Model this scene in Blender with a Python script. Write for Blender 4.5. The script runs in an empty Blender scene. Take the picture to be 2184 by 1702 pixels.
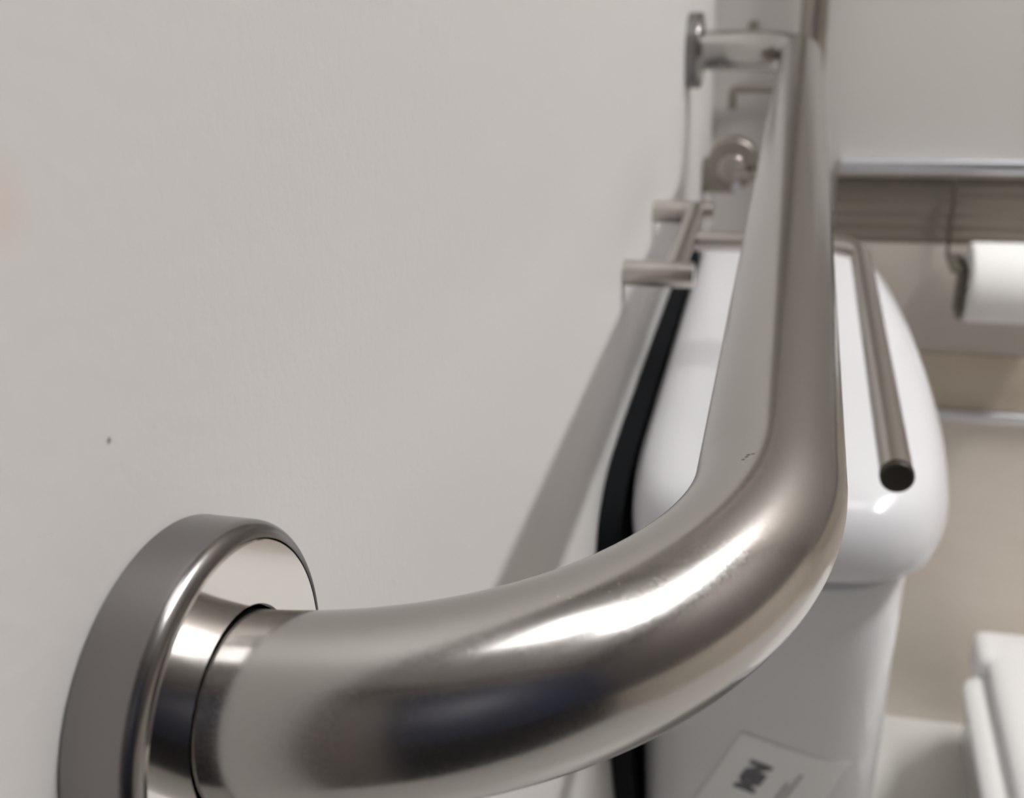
import bpy, bmesh, math, random
from mathutils import Vector, Matrix
random.seed(4)
S = bpy.context.scene
COL = S.collection

# ------------------------------------------------------------------ camera
cam_d = bpy.data.cameras.new('camera')
cam = bpy.data.objects.new('camera', cam_d); COL.objects.link(cam)
R_ = Vector((0.96685909, 0.25088996, -0.04730473))
U_ = Vector((-0.06556671, 0.42307021, 0.90372153))
F_ = Vector((-0.24674788, 0.87066976, -0.42549931))
m = Matrix(((R_.x, U_.x, -F_.x, 0.0922125), (R_.y, U_.y, -F_.y, -0.1154723), (R_.z, U_.z, -F_.z, 0.1157652), (0, 0, 0, 1)))
cam.matrix_world = m
cam_d.sensor_width = 36.0
cam_d.lens = 36.0 * 2224.54 / 2184.0
cam_d.clip_start = 0.005; cam_d.clip_end = 30
cam_d.dof.use_dof = True
cam_d.dof.focus_distance = 0.205
cam_d.dof.aperture_fstop = 19.0
S.camera = cam

# ------------------------------------------------------------------ colour + world
S.view_settings.view_transform = 'Standard'
S.view_settings.look = 'None'
S.view_settings.gamma = 1.0
S.view_settings.use_curve_mapping = False
S.view_settings.exposure = 0.05
w = bpy.data.worlds.new('world'); S.world = w; w.use_nodes = True
w.node_tree.nodes['Background'].inputs[0].default_value = (0.9, 0.95, 1.0, 1)
w.node_tree.nodes['Background'].inputs[1].default_value = 0.3

# room extents (metres): wall_left x=0, bar axis height z=0
XR, YB, YF, ZF, ZC = 1.75, 1.10, -0.80, -0.93, 1.50
LIGHT_POWER = 158.0; FILL_POWER = 4.2

# ------------------------------------------------------------------ helpers
def mat(name, color, rough=0.5, metal=0.0, emit=None, coat=0.0, spec=0.5, aniso=0.0):
    M = bpy.data.materials.new(name); M.use_nodes = True
    b = M.node_tree.nodes['Principled BSDF']
    b.inputs['Base Color'].default_value = (*color, 1)
    b.inputs['Roughness'].default_value = rough
    b.inputs['Metallic'].default_value = metal
    b.inputs['Coat Weight'].default_value = coat
    b.inputs['Specular IOR Level'].default_value = spec
    b.inputs['Anisotropic'].default_value = aniso
    if emit:
        b.inputs['Emission Color'].default_value = (*emit[0], 1)
        b.inputs['Emission Strength'].default_value = emit[1]
    return M

def nodes(M): return M.node_tree.nodes, M.node_tree.links, M.node_tree.nodes['Principled BSDF']

def add_bump(M, scale, strength, dist=0.0005, detail=3, stretch=None):
    N, L, b = nodes(M)
    tc = N.new('ShaderNodeTexCoord'); mp = N.new('ShaderNodeMapping'); nz = N.new('ShaderNodeTexNoise'); bp = N.new('ShaderNodeBump')
    if stretch: mp.inputs['Scale'].default_value = stretch
    nz.inputs['Scale'].default_value = scale; nz.inputs['Detail'].default_value = detail
    bp.inputs['Strength'].default_value = strength; bp.inputs['Distance'].default_value = dist
    L.new(tc.outputs['Object'], mp.inputs['Vector']); L.new(mp.outputs['Vector'], nz.inputs['Vector'])
    L.new(nz.outputs['Fac'], bp.inputs['Height']); L.new(bp.outputs['Normal'], b.inputs['Normal'])
    return nz, mp

def vary(M, c1, c2, scale, detail=2, stretch=None, lo=0.3, hi=0.7, target='Base Color'):
    N, L, b = nodes(M)
    tc = N.new('ShaderNodeTexCoord'); mp = N.new('ShaderNodeMapping'); nz = N.new('ShaderNodeTexNoise'); cr = N.new('ShaderNodeValToRGB')
    if stretch: mp.inputs['Scale'].default_value = stretch
    nz.inputs['Scale'].default_value = scale; nz.inputs['Detail'].default_value = detail
    cr.color_ramp.elements[0].position = lo; cr.color_ramp.elements[1].position = hi
    cr.color_ramp.elements[0].color = (*c1, 1); cr.color_ramp.elements[1].color = (*c2, 1)
    L.new(tc.outputs['Object'], mp.inputs['Vector']); L.new(mp.outputs['Vector'], nz.inputs['Vector'])
    L.new(nz.outputs['Fac'], cr.inputs['Fac']); L.new(cr.outputs['Color'], b.inputs[target])
    return cr

def obj(name, bm, M, parent=None, smooth=True, angle=35):
    bmesh.ops.recalc_face_normals(bm, faces=bm.faces)
    me = bpy.data.meshes.new(name); bm.to_mesh(me); bm.free()
    if M: me.materials.append(M)
    if smooth:
        for p in me.polygons: p.use_smooth = True
        me.set_sharp_from_angle(angle=math.radians(angle))
    o = bpy.data.objects.new(name, me); COL.objects.link(o)
    if parent: o.parent = parent
    return o

def tag(o, label=None, cat=None, group=None, kind=None):
    if label: o['label'] = label
    if cat: o['category'] = cat
    if group: o['group'] = group
    if kind: o['kind'] = kind
    return o

def thing(name, label, cat, loc=(0, 0, 0)):
    o = bpy.data.objects.new(name, None); COL.objects.link(o); o.location = loc
    o.empty_display_size = 0.05
    return tag(o, label, cat)

def box(bm, lo, hi, bev=0.0, seg=2):
    g = bmesh.ops.create_cube(bm, size=1.0)
    vs = g['verts']
    for v in vs:
        v.co = Vector([lo[i] + (v.co[i] + 0.5) * (hi[i] - lo[i]) for i in range(3)])
    if bev > 0:
        es = list({e for v in vs for e in v.link_edges})
        bmesh.ops.bevel(bm, geom=es, offset=bev, segments=seg, affect='EDGES', profile=0.5)
    return bm

def nbox(lo, hi, bev=0.0, seg=2):
    return box(bmesh.new(), lo, hi, bev, seg)

def lathe(bm, prof, origin, axis, seg=96, cap0=True, cap1=True):
    """prof: list of (t along axis, radius)."""
    a = Vector(axis).normalized(); o = Vector(origin)
    u = a.orthogonal().normalized(); v = a.cross(u)
    rings = []
    for t, r in prof:
        if r < 1e-7:
            rings.append([bm.verts.new(o + a * t)]); continue
        rings.append([bm.verts.new(o + a * t + (u * math.cos(k * 2 * math.pi / seg) + v * math.sin(k * 2 * math.pi / seg)) * r) for k in range(seg)])
    for A, B in zip(rings, rings[1:]):
        n = max(len(A), len(B))
        if len(A) == 1 and len(B) == 1: continue
        for k in range(n):
            q = [A[k % len(A)], A[(k + 1) % len(A)], B[(k + 1) % len(B)], B[k % len(B)]]
            q2 = []
            for x in q:
                if x not in q2: q2.append(x)
            bm.faces.new(q2)
    if cap0 and len(rings[0]) > 2: bm.faces.new(rings[0])
    if cap1 and len(rings[-1]) > 2: bm.faces.new(rings[-1])
    return bm

def round_prof(t0, t1, R, b, seg=6, b0=None):
    """closed solid cylinder profile with rounded rims (b0 at t0 end, b at t1 end)."""
    p = [(t0, 0)]
    b0 = b if b0 is None else b0
    for k in range(seg + 1):
        a = k * math.pi / 2 / seg
        p.append((t0 + b0 - b0 * math.cos(a), R - b0 + b0 * math.sin(a)))
    for k in range(seg + 1):
        a = k * math.pi / 2 / seg
        p.append((t1 - b + b * math.sin(a), R - b + b * math.cos(a)))
    p.append((t1, 0))
    return p

def sweep(bm, pts, radii, seg=96, caps=True):
    """tube along a polyline lying anywhere; frames by parallel transport."""
    P = [Vector(p) for p in pts]; n = len(P)
    if not hasattr(radii, '__len__'): radii = [radii] * n
    T = [(P[min(i + 1, n - 1)] - P[max(i - 1, 0)]).normalized() for i in range(n)]
    u = T[0].orthogonal().normalized(); rings = []
    for i in range(n):
        if i: u = (u - T[i] * u.dot(T[i])).normalized()
        v = T[i].cross(u)
        rings.append([bm.verts.new(P[i] + (u * math.cos(k * 2 * math.pi / seg) + v * math.sin(k * 2 * math.pi / seg)) * radii[i]) for k in range(seg)])
    for A, B in zip(rings, rings[1:]):
        for k in range(seg):
            bm.faces.new((A[k], A[(k + 1) % seg], B[(k + 1) % seg], B[k]))
    if caps:
        bm.faces.new(rings[0]); bm.faces.new(rings[-1])
    return bm

def path(corners, radius, n=24):
    """polyline with circular fillets at inner corners."""
    C = [Vector(c) for c in corners]; out = [C[0]]
    rr = radius if hasattr(radius, '__len__') else [radius] * (len(C) - 2)
    for i in range(1, len(C) - 1):
        a = (C[i - 1] - C[i]).normalized(); b = (C[i + 1] - C[i]).normalized()
        th = a.angle(b); r = rr[i - 1]; d = r / math.tan(th / 2)
        c = C[i] + (a + b).normalized() * (r / math.sin(th / 2))
        s = C[i] + a * d - c; e = C[i] + b * d - c
        tot = s.angle(e); ax = s.cross(e).normalized()
        for k in range(n + 1):
            out.append(c + Matrix.Rotation(tot * k / n, 3, ax) @ s)
    out.append(C[-1])
    res = [out[0]]
    for p in out[1:]:
        if (p - res[-1]).length > 1e-6: res.append(p)
    return res

def loft(bm, rings, cap0=True, cap1=True):
    V = [[bm.verts.new(p) for p in r] for r in rings]; n = len(V[0])
    for A, B in zip(V, V[1:]):
        for k in range(n): bm.faces.new((A[k], A[(k + 1) % n], B[(k + 1) % n], B[k]))
    if cap0: bm.faces.new(V[0])
    if cap1: bm.faces.new(V[-1])
    return bm

# ------------------------------------------------------------------ materials
M_wall = mat('painted_plaster', (0.63, 0.615, 0.60), 0.55)
def wall_mat(M):
    N, L, b = nodes(M)
    tc = N.new('ShaderNodeTexCoord')
    n1 = N.new('ShaderNodeTexNoise'); n1.inputs['Scale'].default_value = 300; n1.inputs['Detail'].default_value = 3
    n2 = N.new('ShaderNodeTexNoise'); n2.inputs['Scale'].default_value = 200; n2.inputs['Detail'].default_value = 2
    ad = N.new('ShaderNodeMath'); ad.operation = 'ADD'
    bp = N.new('ShaderNodeBump'); bp.inputs['Strength'].default_value = 0.17; bp.inputs['Distance'].default_value = 0.0006
    for n in (n1, n2): L.new(tc.outputs['Object'], n.inputs['Vector'])
    L.new(n1.outputs['Fac'], ad.inputs[0]); L.new(n2.outputs['Fac'], ad.inputs[1])
    L.new(ad.outputs[0], bp.inputs['Height']); L.new(bp.outputs['Normal'], b.inputs['Normal'])
    # a dark fleck and a faint pinkish smear on the paint
    base = b.inputs['Base Color'].default_value[:]
    def spot(pos, rad, col, amount, prev):
        d = N.new('ShaderNodeVectorMath'); d.operation = 'DISTANCE'; d.inputs[1].default_value = pos
        L.new(tc.outputs['Object'], d.inputs[0])
        mr = N.new('ShaderNodeMapRange'); mr.inputs[1].default_value = rad * 0.3; mr.inputs[2].default_value = rad
        mr.inputs[3].default_value = amount; mr.inputs[4].default_value = 0
        L.new(d.outputs['Value'], mr.inputs[0])
        mx = N.new('ShaderNodeMix'); mx.data_type = 'RGBA'
        L.new(mr.outputs[0], mx.inputs['Factor'])
        if prev is None: mx.inputs['A'].default_value = base
        else: L.new(prev, mx.inputs['A'])
        mx.inputs['B'].default_value = (*col, 1)
        return mx.outputs['Result']
    c = spot((0, -0.0025, 0.0496), 0.0007, (0.16, 0.15, 0.14), 0.9, None)
    c = spot((0, -0.0125, 0.0866), 0.0075, (0.66, 0.52, 0.47), 0.45, c)
    L.new(c, b.inputs['Base Color'])
wall_mat(M_wall)
M_wall2 = mat('painted_plaster_back', (0.63, 0.61, 0.58), 0.6); add_bump(M_wall2, 300, 0.25, 0.0005)
M_wall3 = mat('brown_wall_panel', (0.17, 0.15, 0.14), 0.6)
M_wall4 = mat('taupe_reflection_panel', (0.36, 0.33, 0.30), 0.6)
M_ceil = mat('ceiling_paint', (0.80, 0.79, 0.775), 0.8)
M_tile = mat('beige_tile', (0.80, 0.72, 0.63), 0.22, coat=0.3)
vary(M_tile, (0.77, 0.70, 0.61), (0.85, 0.78, 0.70), 5, 3, (1, 1, 3))
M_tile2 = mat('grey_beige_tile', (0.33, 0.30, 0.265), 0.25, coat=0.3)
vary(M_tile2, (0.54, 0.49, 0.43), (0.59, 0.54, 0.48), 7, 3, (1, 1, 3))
M_band = mat('brown_border_tile', (0.60, 0.52, 0.41), 0.3, coat=0.3)
M_rib = mat('ribbed_ledge_shadow', (0.21, 0.185, 0.15), 0.3, coat=0.3)  # dark tone stands for the stepped shadow under the chrome ledge
M_floor = mat('floor_tile', (0.5, 0.48, 0.44), 0.4); vary(M_floor, (0.60, 0.59, 0.565), (0.66, 0.65, 0.625), 6, 3)
M_chrome = mat('chrome_profile', (0.78, 0.79, 0.83), 0.34, 1.0)
def steel(name, col, rough, aniso=0.0):
    M = mat(name, col, rough, 1.0, aniso=aniso)
    return M
M_steel = steel('satin_steel', (0.45, 0.432, 0.418), 0.18)
def satin(M):
    N, L, b = nodes(M)
    tc = N.new('ShaderNodeTexCoord'); nz = N.new('ShaderNodeTexNoise'); nz.inputs['Scale'].default_value = 1500; nz.inputs['Detail'].default_value = 1
    mr = N.new('ShaderNodeMapRange'); mr.inputs[3].default_value = 0.13; mr.inputs[4].default_value = 0.25
    L.new(tc.outputs['Object'], nz.inputs['Vector']); L.new(nz.outputs['Fac'], mr.inputs[0]); L.new(mr.outputs[0], b.inputs['Roughness'])
    prev = None; base = b.inputs['Base Color'].default_value[:]
    dark = (0.16, 0.11, 0.09); pale = (0.75, 0.70, 0.60)
    for pos, rad, col, amt in (((0.08633, 0.06944, 0.01561), .00055, dark, .8), ((0.0869, 0.0705, 0.0157), .00055, dark, .9), ((0.08722, 0.07137, 0.01571), .0006, dark, .9),
                               ((0.0881, 0.07165, 0.01585), .0006, dark, .7), ((0.06915, 0.02379, 0.01567), .0004, pale, .7), ((0.06798, 0.0216, 0.01549), .0003, pale, .6),
                               ((0.06569, 0.02161, 0.01582), .00025, pale, .5), ((0.06024, 0.01821, 0.01594), .0003, pale, .6), ((0.06211, 0.01837, 0.01581), .00035, pale, .6),
                               ((0.1049, 0.12804, 0.00914), .0008, dark, .5)):
        ds = N.new('ShaderNodeVectorMath'); ds.operation = 'DISTANCE'; ds.inputs[1].default_value = pos
        L.new(tc.outputs['Object'], ds.inputs[0])
        m2 = N.new('ShaderNodeMapRange'); m2.inputs[1].default_value = rad * 0.4; m2.inputs[2].default_value = rad; m2.inputs[3].default_value = amt; m2.inputs[4].default_value = 0
        L.new(ds.outputs['Value'], m2.inputs[0])
        mx = N.new('ShaderNodeMix'); mx.data_type = 'RGBA'; L.new(m2.outputs[0], mx.inputs['Factor'])
        if prev is None: mx.inputs['A'].default_value = base
        else: L.new(prev, mx.inputs['A'])
        mx.inputs['B'].default_value = (*col, 1); prev = mx.outputs['Result']
    L.new(prev, b.inputs['Base Color'])
satin(M_steel)
M_rim = steel('dark_flange_steel', (0.26, 0.25, 0.245), 0.22)
M_face = steel('polished_flange_steel', (0.66, 0.645, 0.625), 0.09)
M_steel_far = steel('brushed_steel', (0.52, 0.485, 0.45), 0.28)
M_dark_steel = steel('dull_brown_steel', (0.36, 0.325, 0.29), 0.38)
M_dark_end = mat('dark_rod_end', (0.05, 0.042, 0.035), 0.45, 0.6)
M_white = mat('white_plastic', (0.70, 0.70, 0.72), 0.17, spec=0.5)
M_black = mat('black_plastic', (0.004, 0.005, 0.006), 0.7, spec=0.1)
M_label = mat('label_film', (0.84, 0.84, 0.84), 0.4)
M_ink = mat('label_ink', (0.10, 0.10, 0.11), 0.5)
M_ink2 = mat('label_ink_pale', (0.42, 0.41, 0.41), 0.5)
M_ceramic = mat('white_ceramic', (0.78, 0.77, 0.755), 0.15, coat=0.5)
M_paper = mat('white_tissue', (0.86, 0.85, 0.83), 0.9)
M_bracket = mat('dark_bracket', (0.14, 0.125, 0.10), 0.5, 0.3)
M_lamp = mat('lamp_diffuser', (0.9, 0.9, 0.9), 0.5, emit=((1.0, 0.992, 0.985), LIGHT_POWER))
M_fill = mat('fill_diffuser', (0.9, 0.9, 0.9), 0.5, emit=((1.0, 0.992, 0.985), FILL_POWER))
M_frame = mat('lamp_frame', (0.7, 0.7, 0.7), 0.4)
M_standin = mat('navy_standin', (0.018, 0.024, 0.050), 0.5)
M_standin_low = mat('black_standin_lower', (0.006, 0.006, 0.008), 0.4)
M_skirt = mat('dark_skirting', (0.06, 0.055, 0.05), 0.5)

# ------------------------------------------------------------------ the room
T = 0.08
tag(obj('wall_left', nbox((-T, YF, ZF), (0, YB, ZC)), M_wall, smooth=False), kind='structure')
# back wall: painted upper part, tiled lower part
bm = nbox((-T, YB, -0.156), (XR, YB + T, ZC)); box(bm, (-T, YB, ZF), (0.14, YB + T, -0.156))
tag(obj('wall_back', bm, M_wall2, smooth=False), kind='structure')
tag(obj('wall_back_tiled', nbox((0.14, YB, ZF), (XR, YB + T, -0.156)), M_tile, smooth=False), kind='structure')
tag(obj('trim_9', nbox((XR - 0.01, YF, ZF), (XR, YB, -0.156), 0.001), M_tile, smooth=False), kind='structure')
tag(obj('wall_right', nbox((XR, YF, ZF), (XR + T, YB, ZC)), M_wall3, smooth=False), kind='structure')
tag(obj('wall_front', nbox((-T, YF - T, ZF), (XR + T, YF, ZC)), M_wall3, smooth=False), kind='structure')
tag(obj('floor', nbox((-T, YF - T, ZF - T), (XR + T, YB + T, ZF)), M_floor, smooth=False), kind='structure')
tag(obj('trim_7', nbox((0, YB - 0.012, 0.11), (0.36, YB, ZC), 0.001), M_wall4, smooth=False), kind='structure')  # unseen panels added on the back wall to darken reflections in the bar
tag(obj('trim_8', nbox((0.36, YB - 0.012, -0.154), (XR, YB, ZC), 0.001), M_wall4, smooth=False), kind='structure')
tag(obj('ceiling', nbox((-T, YF - T, ZC), (XR + T, YB + T, ZC + T)), M_ceil, smooth=False), kind='structure')
# tile courses standing a few millimetres proud, chrome edge profiles
tag(obj('trim_1', nbox((0.14, YB - 0.016, -0.167), (XR, YB, -0.151), 0.004, 4), M_chrome), kind='structure')
# stepped ledge shadow coloured in as ribbed course (two lengths meeting in a joint)
def ribbed(x0, x1, z0, z1, n):
    bm = bmesh.new(); h = (z1 - z0) / n; prof = []
    for i in range(n):
        for k in range(7):
            a = k / 7.0
            prof.append((YB - 0.003 - 0.0015 * math.sin(math.pi * a), z1 - h * (i + a)))
    prof.append((YB - 0.003, z0)); prof = [(YB, z1)] + prof + [(YB, z0)]
    A = [bm.verts.new((x0, y, z)) for y, z in prof]; B = [bm.verts.new((x1, y, z)) for y, z in prof]
    for i in range(len(prof) - 1): bm.faces.new((A[i], A[i + 1], B[i + 1], B[i]))
    bm.faces.new(A); bm.faces.new(B[::-1]); return bm
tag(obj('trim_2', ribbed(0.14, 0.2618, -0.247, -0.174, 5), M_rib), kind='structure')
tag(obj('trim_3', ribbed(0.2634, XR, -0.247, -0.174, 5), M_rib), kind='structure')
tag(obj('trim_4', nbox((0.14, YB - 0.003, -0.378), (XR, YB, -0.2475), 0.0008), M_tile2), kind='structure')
tag(obj('trim_5', nbox((0.14, YB - 0.0045, -0.449), (XR, YB, -0.3795), 0.001), M_band), kind='structure')
tag(obj('trim_6', nbox((0.14, YB - 0.014, -0.463), (XR, YB, -0.449), 0.004, 4), M_chrome), kind='structure')
# added dark slab in place of the photographer (seen only mirrored in the steel)
d = tag(obj('photographer_standin', nbox((0.28, YF, ZF), (1.60, YF + 0.04, 1.00), 0.004), M_standin), kind='structure')
obj('standin_lower', nbox((0.30, YF + 0.04, ZF + 0.02), (1.58, YF + 0.043, -0.05), 0.001), M_standin_low, d)

# ceiling light and an added fill panel
def lamp(x0, x1, y0, y1, label, M):
    t = thing('ceiling_light', label, 'ceiling light', ((x0 + x1) / 2, (y0 + y1) / 2, ZC))
    hx, hy = (x1 - x0) / 2, (y1 - y0) / 2
    bm = bmesh.new()
    for lo, hi in (((-hx - .02, -hy - .02, -.03), (-hx, hy + .02, 0)), ((hx, -hy - .02, -.03), (hx + .02, hy + .02, 0)),
                   ((-hx, -hy - .02, -.03), (hx, -hy, 0)), ((-hx, hy, -.03), (hx, hy + .02, 0))):
        box(bm, lo, hi)
    obj('frame', bm, M_frame, t, smooth=False)
    obj('diffuser', nbox((-hx, -hy, -.025), (hx, hy, -.015)), M, t, smooth=False)
    return t
lamp(1.09, 1.17, 0.12, 1.05, 'long narrow white ceiling light over the toilet', M_lamp)
lamp(0.30, 0.76, 0.02, 0.55, 'added unseen white fill panel near the left wall', M_fill)  # unseen panel added to lift the bar's shadow

# ------------------------------------------------------------------ the near grab bar
d_, rb_, L_, rt, tf, Rf = 0.09176, 0.0868, 0.8103, 0.016, 0.0117, 0.0307
gb = thing('grab_bar', 'large satin steel grab bar bending out from a round flange across the front', 'grab bar')
pts = path([(d_ - rb_, 0, 0), (d_, 0, 0), (d_, L_, 0), (0.003, L_, 0)], [rb_ - 1e-6, 0.062], 72)
full = []
for a, b in zip(pts, pts[1:]):
    n = max(1, int((b - a).length / 0.02)); full += [a.lerp(b, k / n) for k in range(n)]
full.append(pts[-1])
obj('tube', sweep(bmesh.new(), full, rt, 128), M_steel, gb)
for y in (0, L_):
    bmf = bmesh.new()
    pr = [(0.0, 0), (0.0, Rf - 0.0004), (0.0004, Rf)]
    for k in range(9):
        a = k * math.pi / 2 / 8
        pr.append((tf - 0.0028 + 0.0028 * math.sin(a), Rf - 0.0028 + 0.0028 * math.cos(a)))
    lathe(bmf, pr, (0, y, 0), (1, 0, 0), 160, True, False)
    fl = obj('wall_flange', bmf, M_rim, gb)
    obj('face_plate', lathe(bmesh.new(), [(tf - 0.003, Rf - 0.004), (tf - 0.0003, Rf - 0.003), (tf, Rf - 0.0034), (tf, rt + 0.0009), (tf - 0.0003, rt + 0.0006), (tf - 0.004, rt + 0.0006)], (0, y + (0.0003 if y == 0 else 0), 0), (1, 0, 0), 160, False, False), M_face, fl)

# ------------------------------------------------------------------ roll holder on the left wall
rh = thing('toilet_roll_holder', 'empty steel toilet roll holder with a long bent rod over the white bin', 'toilet roll holder', (0, 0.53, -0.08))
for y in (0.463, 0.597):
    obj('wall_post', lathe(bmesh.new(), round_prof(0, 0.0408, 0.0076, 0.0012, 4, 0.0002), (0, y - 0.53, 0), (1, 0, 0), 48), M_steel_far, rh)
obj('rail', sweep(bmesh.new(), [(0.029, -0.067, 0.0015), (0.029, 0.067, 0.0015)], 0.0062, 40), M_steel_far, rh)
rp = path([(0.031, 0.013, -0.004), (0.1345, 0.013, -0.004), (0.1368, -0.282, -0.002)], 0.022, 20)
obj('rod', sweep(bmesh.new(), rp, 0.0061, 40), M_steel_far, rh)
obj('rod_end', lathe(bmesh.new(), round_prof(0, 0.004, 0.0063, 0.0012, 4, 0.0003), (0.1368, -0.282, -0.002), (0.008, -1, 0), 40), M_dark_end, rh)

# ------------------------------------------------------------------ white bin against the left wall
OUT = [(0.0137, 0.455), (0.0142, 0.418), (0.0160, 0.392), (0.0200, 0.372), (0.028, 0.3595), (0.042, 0.3535), (0.055, 0.3523), (0.08, 0.352), (0.115, 0.3525), (0.143, 0.356), (0.160, 0.363), (0.1725, 0.375),
       (0.1815, 0.395), (0.187, 0.420), (0.1905, 0.460), (0.1918, 0.510), (0.1910, 0.560), (0.1885, 0.610), (0.1850, 0.660),
       (0.1800, 0.710), (0.1740, 0.755), (0.1665, 0.790), (0.155, 0.815), (0.138, 0.829), (0.110, 0.834), (0.07, 0.836), (0.035, 0.8355), (0.018, 0.833), (0.0137, 0.826)]
def smooth_closed(P, n=6):
    out = []; m_ = len(P)
    for i in range(m_):
        p0, p1, p2, p3 = [Vector((*P[(i + k) % m_], 0)) for k in (-1, 0, 1, 2)]
        for k in range(n):
            t = k / n
            q = 0.5 * ((2 * p1) + (p2 - p0) * t + (2 * p0 - 5 * p1 + 4 * p2 - p3) * t * t + (3 * p1 - p0 - 3 * p2 + p3) * t ** 3)
            out.append((q.x, q.y))
    return out
OUTS = smooth_closed(OUT)
CX, CY = 0.095, 0.60
def ring(inset, z, dy=0.0, il=None):
    r = []
    sx0 = il if il is not None else inset
    for x, y in OUTS:
        # inset left side by il, other sides by inset, keeping the plan shape
        hx0, hx1 = CX - 0.0137, 0.192 - CX
        nx = CX + (x - CX) * ((hx1 - inset) / hx1 if x > CX else (hx0 - sx0) / hx0)
        hy = 0.248 if y < CY else 0.236
        ny = CY + (y - CY) * ((hy - inset) / hy)
        if y < CY: ny += dy * (CY - y) / hy
        r.append(Vector((nx, ny, z)))
    return r
bn = thing('sanitary_bin', 'tall white plastic bin with domed lid and black back beside the left wall', 'bin', (0, 0.60, ZF))
lr = [ring(0.012, -0.206, 0, 0.004), ring(0.004, -0.2085, 0, 0.002), ring(0.001, -0.205, 0, 0.0005), ring(0.0, -0.196, 0, 0), ring(0.0015, -0.186, 0, 0.0005),
      ring(0.005, -0.177, 0, 0.002), ring(0.010, -0.1705, 0, 0.005), ring(0.017, -0.166, 0, 0.009), ring(0.026, -0.163, 0, 0.016), ring(0.038, -0.161, 0, 0.027),
      ring(0.055, -0.160, 0, 0.045), ring(0.078, -0.1595, 0, 0.066)]
off = Vector((0, 0.60, ZF))
def shift(rs): return [[p - off for p in r] for r in rs]
lid = obj('lid', loft(bmesh.new(), shift(lr)), M_white, bn, angle=60)
br = [ring(0.027, -0.2070, 0.004, 0.003), ring(0.027, -0.2275, 0.005, 0.003), ring(0.0175, -0.2290, 0.008, 0.001), ring(0.0155, -0.2320, 0.010, 0.001)]
for k in range(1, 9):
    z = -0.232 - (0.683 * k / 8)
    br.append(ring(0.0155 - 0.006 * k / 8, z, 0.012 + 0.12 * k / 8, 0.001))
br.append(ring(0.020, ZF + 0.001, 0.14, 0.006))
body = obj('body', loft(bmesh.new(), shift(br)), M_white, bn, angle=60)
# black back panel, profile in (y, z)
prof = [(0.832, -0.176), (0.60, -0.1735), (0.46, -0.1740), (0.43, -0.1748)]
for k in range(1, 13):
    t_ = k / 13.0; a_ = (0.43, -0.1748); b_ = (0.352, -0.176); c_ = (0.3595, -0.238)
    prof.append(tuple((1 - t_) ** 2 * a_[i] + 2 * t_ * (1 - t_) * b_[i] + t_ * t_ * c_[i] for i in range(2)))
prof += [(0.3595, -0.238), (0.372, -0.286), (0.3875, -0.34), (0.402, -0.399), (0.415, -0.446), (0.525, ZF + 0.001), (0.832, ZF + 0.001)]
bm = bmesh.new()
A = [bm.verts.new(Vector((0.0008, y, z)) - off) for y, z in prof]; B = [bm.verts.new(Vector((0.0130, y, z)) - off) for y, z in prof]
for i in range(len(prof)): bm.faces.new((A[i], A[(i + 1) % len(prof)], B[(i + 1) % len(prof)], B[i]))
bm.faces.new(A); bm.faces.new(B)
tag(obj('back_panel', bm, M_black, bn, angle=20), 'black back panel')

# paper label stuck askew on the front of the bin body, lettering running up it
def front_pt(x, z):
    """point on the bin's front face at (x, z), found on the lofted body."""
    hit, loc, nor, idx = body.ray_cast(Vector((x, -0.5, z)) - off, Vector((0, 1, 0)))
    return loc + off, nor
bpy.context.view_layer.update()
fc, fn = front_pt(0.10, -0.42)
e_up = Vector((0.34, 0, 0.94)); n_ = Vector((0, fn.y, fn.z)).normalized(); e_up = (e_up - n_ * e_up.dot(n_)).normalized(); e_rt = e_up.cross(n_).normalized() * 1.0
if e_rt.x < 0: e_rt = -e_rt
corner = front_pt(0.0840, -0.3560)[0]
def lab_pt(a, b, lift):       # a along e_rt, b down along the label (metres)
    p = corner + e_rt * a - e_up * b
    q, nn = front_pt(p.x, p.z)
    return Vector((p.x, q.y - lift, p.z)) - off
def lab_patch(name, a0, a1, b0, b1, lift, M, parent, na=10, nb=14):
    bm = bmesh.new(); G = [[[bm.verts.new(lab_pt(a0 + (a1 - a0) * i / na, b0 + (b1 - b0) * j / nb, l)) for i in range(na + 1)] for j in range(nb + 1)] for l in (lift, lift - 0.0004)]
    for g in G:
        for j in range(nb):
            for i in range(na): bm.faces.new((g[j][i], g[j][i + 1], g[j + 1][i + 1], g[j + 1][i]))
    F, Bk = G
    per = [(0, i) for i in range(na)] + [(j, na) for j in range(nb)] + [(nb, i) for i in range(na, 0, -1)] + [(j, 0) for j in range(nb, 0, -1)]
    for k in range(len(per)):
        p, q = per[k], per[(k + 1) % len(per)]
        bm.faces.new((F[p[0]][p[1]], F[q[0]][q[1]], Bk[q[0]][q[1]], Bk[p[0]][p[1]]))
    return obj(name, bm, M, parent)
label = tag(lab_patch('label', 0, 0.072, 0, 0.105, 0.0008, M_label, bn), 'slightly glossy paper label stuck askew')
def lettering(name, text, a, b_end, size, M, bold):
    cu = bpy.data.curves.new('lettering', 'FONT'); cu.body = text; cu.size = size; cu.offset = bold; cu.align_x = 'RIGHT'; cu.extrude = 0.0002
    tmp = bpy.data.objects.new('lettering_source', cu); COL.objects.link(tmp); bpy.context.view_layer.update()
    me = bpy.data.meshes.new_from_object(tmp); bpy.data.objects.remove(tmp)
    # local x of the text runs up the label, local y runs towards the label's left
    for v in me.vertices:
        p = corner + e_rt * (a - v.co.y) - e_up * (b_end - v.co.x)
        q, nn = front_pt(p.x, p.z)
        v.co = Vector((p.x, q.y - 0.0011 - v.co.z, p.z)) - off
    me.materials.clear(); me.materials.append(M)
    o = bpy.data.objects.new(name, me); COL.objects.link(o); o.parent = label
    return o
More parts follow.
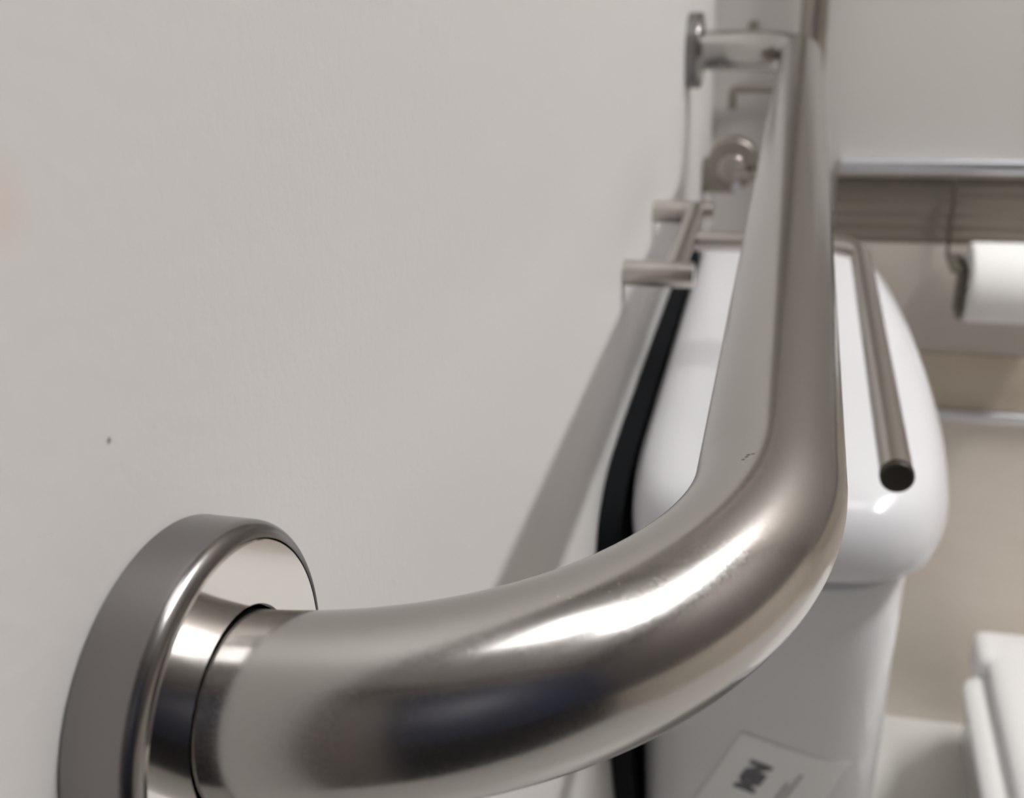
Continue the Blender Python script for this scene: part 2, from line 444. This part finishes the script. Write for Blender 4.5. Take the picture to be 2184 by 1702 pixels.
lettering('printed_word', 'MIN', 0.0285, 0.0215, 0.0175, M_ink, 0.0013)
for a, b0, l in ((0.047, 0.020, 0.07), (0.043, 0.032, 0.06)):
    lab_patch('printed_line', a, a + 0.0022, b0, b0 + l, 0.0013, M_ink2, label, 2, 10)

# ------------------------------------------------------------------ upright steel pipe on the back wall
vp = thing('upright_pipe', 'upright brown steel pipe rising behind the far end of the grab bar', 'pipe', (0.1025, 1.07, -0.25))
obj('tube', sweep(bmesh.new(), [(0, 0, 0), (0, 0, 1.1)], 0.0137, 48), M_dark_steel, vp)
for z in (0.03, 1.05):
    obj('wall_clamp', lathe(bmesh.new(), round_prof(0.008, YB - 1.07, 0.009, 0.001), (0, 0, z), (0, 1, 0), 32), M_dark_steel, vp)

# small wall fittings beyond the grab bar
sv = thing('stop_valve', 'small round brown steel valve low on the left wall near the far corner', 'valve', (0, 1.0, -0.15))
obj('valve_body', lathe(bmesh.new(), round_prof(0, 0.034, 0.0185, 0.002, 4, 0.0005), (0, 0, 0), (1, 0, 0), 40), M_dark_steel, sv)
obj('dial', lathe(bmesh.new(), round_prof(-0.012, 0.012, 0.0265, 0.003), (0.031, -0.012, 0.016), (0, 1, 0), 56), M_dark_steel, sv)
k_ = obj('knob', lathe(bmesh.new(), round_prof(-0.010, 0.0, 0.014, 0.002), (0.031, -0.024, 0.014), (0, 1, 0), 40), M_steel_far, sv)
obj('lever', box(bmesh.new(), (0.033, -0.042, 0.004), (0.060, -0.030, 0.013), 0.003), M_steel_far, sv)
obj('screw', lathe(bmesh.new(), round_prof(-0.006, 0.0, 0.005, 0.001), (0.036, -0.022, -0.006), (0, 1, 0), 24), M_chrome, sv)
bh = thing('wall_hook', 'small brown steel hook on the back wall just above the round valve', 'hook', (0.066, YB, -0.074))
obj('arm', sweep(bmesh.new(), path([(0.010, 0, 0), (0.010, -0.018, 0), (-0.044, -0.018, 0), (-0.044, -0.018, -0.022)], 0.006, 8), 0.0048, 24), M_dark_steel, bh)
obj('base_plate', lathe(bmesh.new(), round_prof(0, 0.003, 0.011, 0.001, 4, 0.0003), (0.010, 0, 0), (0, -1, 0), 32), M_dark_steel, bh)
tag(obj('wall_screw', lathe(bmesh.new(), round_prof(0, 0.006, 0.0055, 0.0015, 4, 0.0003), (0.0400, YB, -0.011), (0, -1, 0), 24), M_dark_steel), 'tiny grey screw head in the back wall above the far end post', 'screw')

# ------------------------------------------------------------------ white roll on its bracket, on the back wall
rbk = thing('roll_bracket', 'dark metal bracket hanging down the back wall at the white roll end', 'bracket', (0.266, YB, -0.17))
obj('strap', nbox((-0.0045, -0.0215, -0.085), (-0.0015, -0.0155, 0.0), 0.0006), M_bracket, rbk)
obj('arm', nbox((-0.0045, -0.075, -0.088), (0.012, -0.0155, -0.083), 0.001), M_bracket, rbk)
obj('end_plate', nbox((0.0065, -0.075, -0.140), (0.0115, -0.040, -0.083), 0.001), M_bracket, rbk)
obj('spindle', lathe(bmesh.new(), round_prof(0.011, 0.16, 0.008, 0.001), (0, -0.060, -0.102), (1, 0, 0), 24), M_bracket, rbk)
pr = thing('tissue_roll', 'white tissue roll mounted on the back wall at the right edge', 'tissue roll', (0.280, 1.04, -0.272))
bm = bmesh.new()
lathe(bm, [(0.0, 0.014), (0.0, 0.040), (0.0012, 0.0418), (0.004, 0.043), (0.110, 0.043), (0.1125, 0.0418), (0.114, 0.040), (0.114, 0.014), (0.0, 0.014)], (0, 0, 0), (1, 0, 0), 72, False, False)
obj('tissue', bm, M_paper, pr, angle=50)

# ------------------------------------------------------------------ toilet (only its near rear corner is in frame)
tl = thing('toilet', 'white ceramic toilet with closed lid in the lower right corner', 'toilet', (0.47, 0.79, ZF))
TO = Vector((0.47, 0.79, ZF))
def toilet_outline(hw, y0, y1, rc, n=14):
    """squarish rear with corner radius rc at y1, straight sides, rounded front at y0."""
    out = []; yf = y0 + hw * 1.15
    for k in range(n + 1):
        a = math.pi / 2 * k / n; out.append((hw - rc + rc * math.cos(a), y1 - rc + rc * math.sin(a)))
    for k in range(n + 1):
        a = math.pi / 2 + math.pi / 2 * k / n; out.append((-hw + rc + rc * math.cos(a), y1 - rc + rc * math.sin(a)))
    for k in range(2 * n + 1):
        a = math.pi + math.pi * k / (2 * n); out.append((hw * math.cos(a), yf + (yf - y0) * math.sin(a)))
    return out
def tring(hw, y0, y1, z, rc=0.02): return [Vector((x, y - TO.y, z - TO.z)) for x, y in toilet_outline(hw, y0, y1, rc)]
obj('bowl', loft(bmesh.new(), [tring(0.11, 0.62, 1.07, ZF + 0.001), tring(0.115, 0.60, 1.07, ZF + 0.02), tring(0.11, 0.60, 1.06, -0.84), tring(0.13, 0.54, 1.0, -0.75),
     tring(0.165, 0.40, 0.80, -0.64), tring(0.180, 0.345, 0.772, -0.60), tring(0.183, 0.34, 0.772, -0.585), tring(0.180, 0.345, 0.768, -0.580)]), M_ceramic, tl, angle=50)
obj('seat', loft(bmesh.new(), [tring(0.183, 0.335, 0.738, -0.579), tring(0.192, 0.328, 0.743, -0.574), tring(0.1945, 0.326, 0.745, -0.566), tring(0.192, 0.329, 0.742, -0.560), tring(0.183, 0.337, 0.737, -0.557)]), M_ceramic, tl, angle=60)
obj('lid', loft(bmesh.new(), [tring(0.166, 0.350, 0.775, -0.5565), tring(0.172, 0.344, 0.783, -0.552), tring(0.173, 0.343, 0.785, -0.546), tring(0.170, 0.346, 0.783, -0.541), tring(0.162, 0.354, 0.776, -0.5375), tring(0.14, 0.38, 0.755, -0.5360, 0.015)]), M_ceramic, tl, angle=60)
obj('hinge_block', nbox((-0.181, 0.738 - 0.79, -0.579 - ZF), (0.181, 0.790 - 0.79, -0.5375 - ZF), 0.012, 4), M_ceramic, tl)
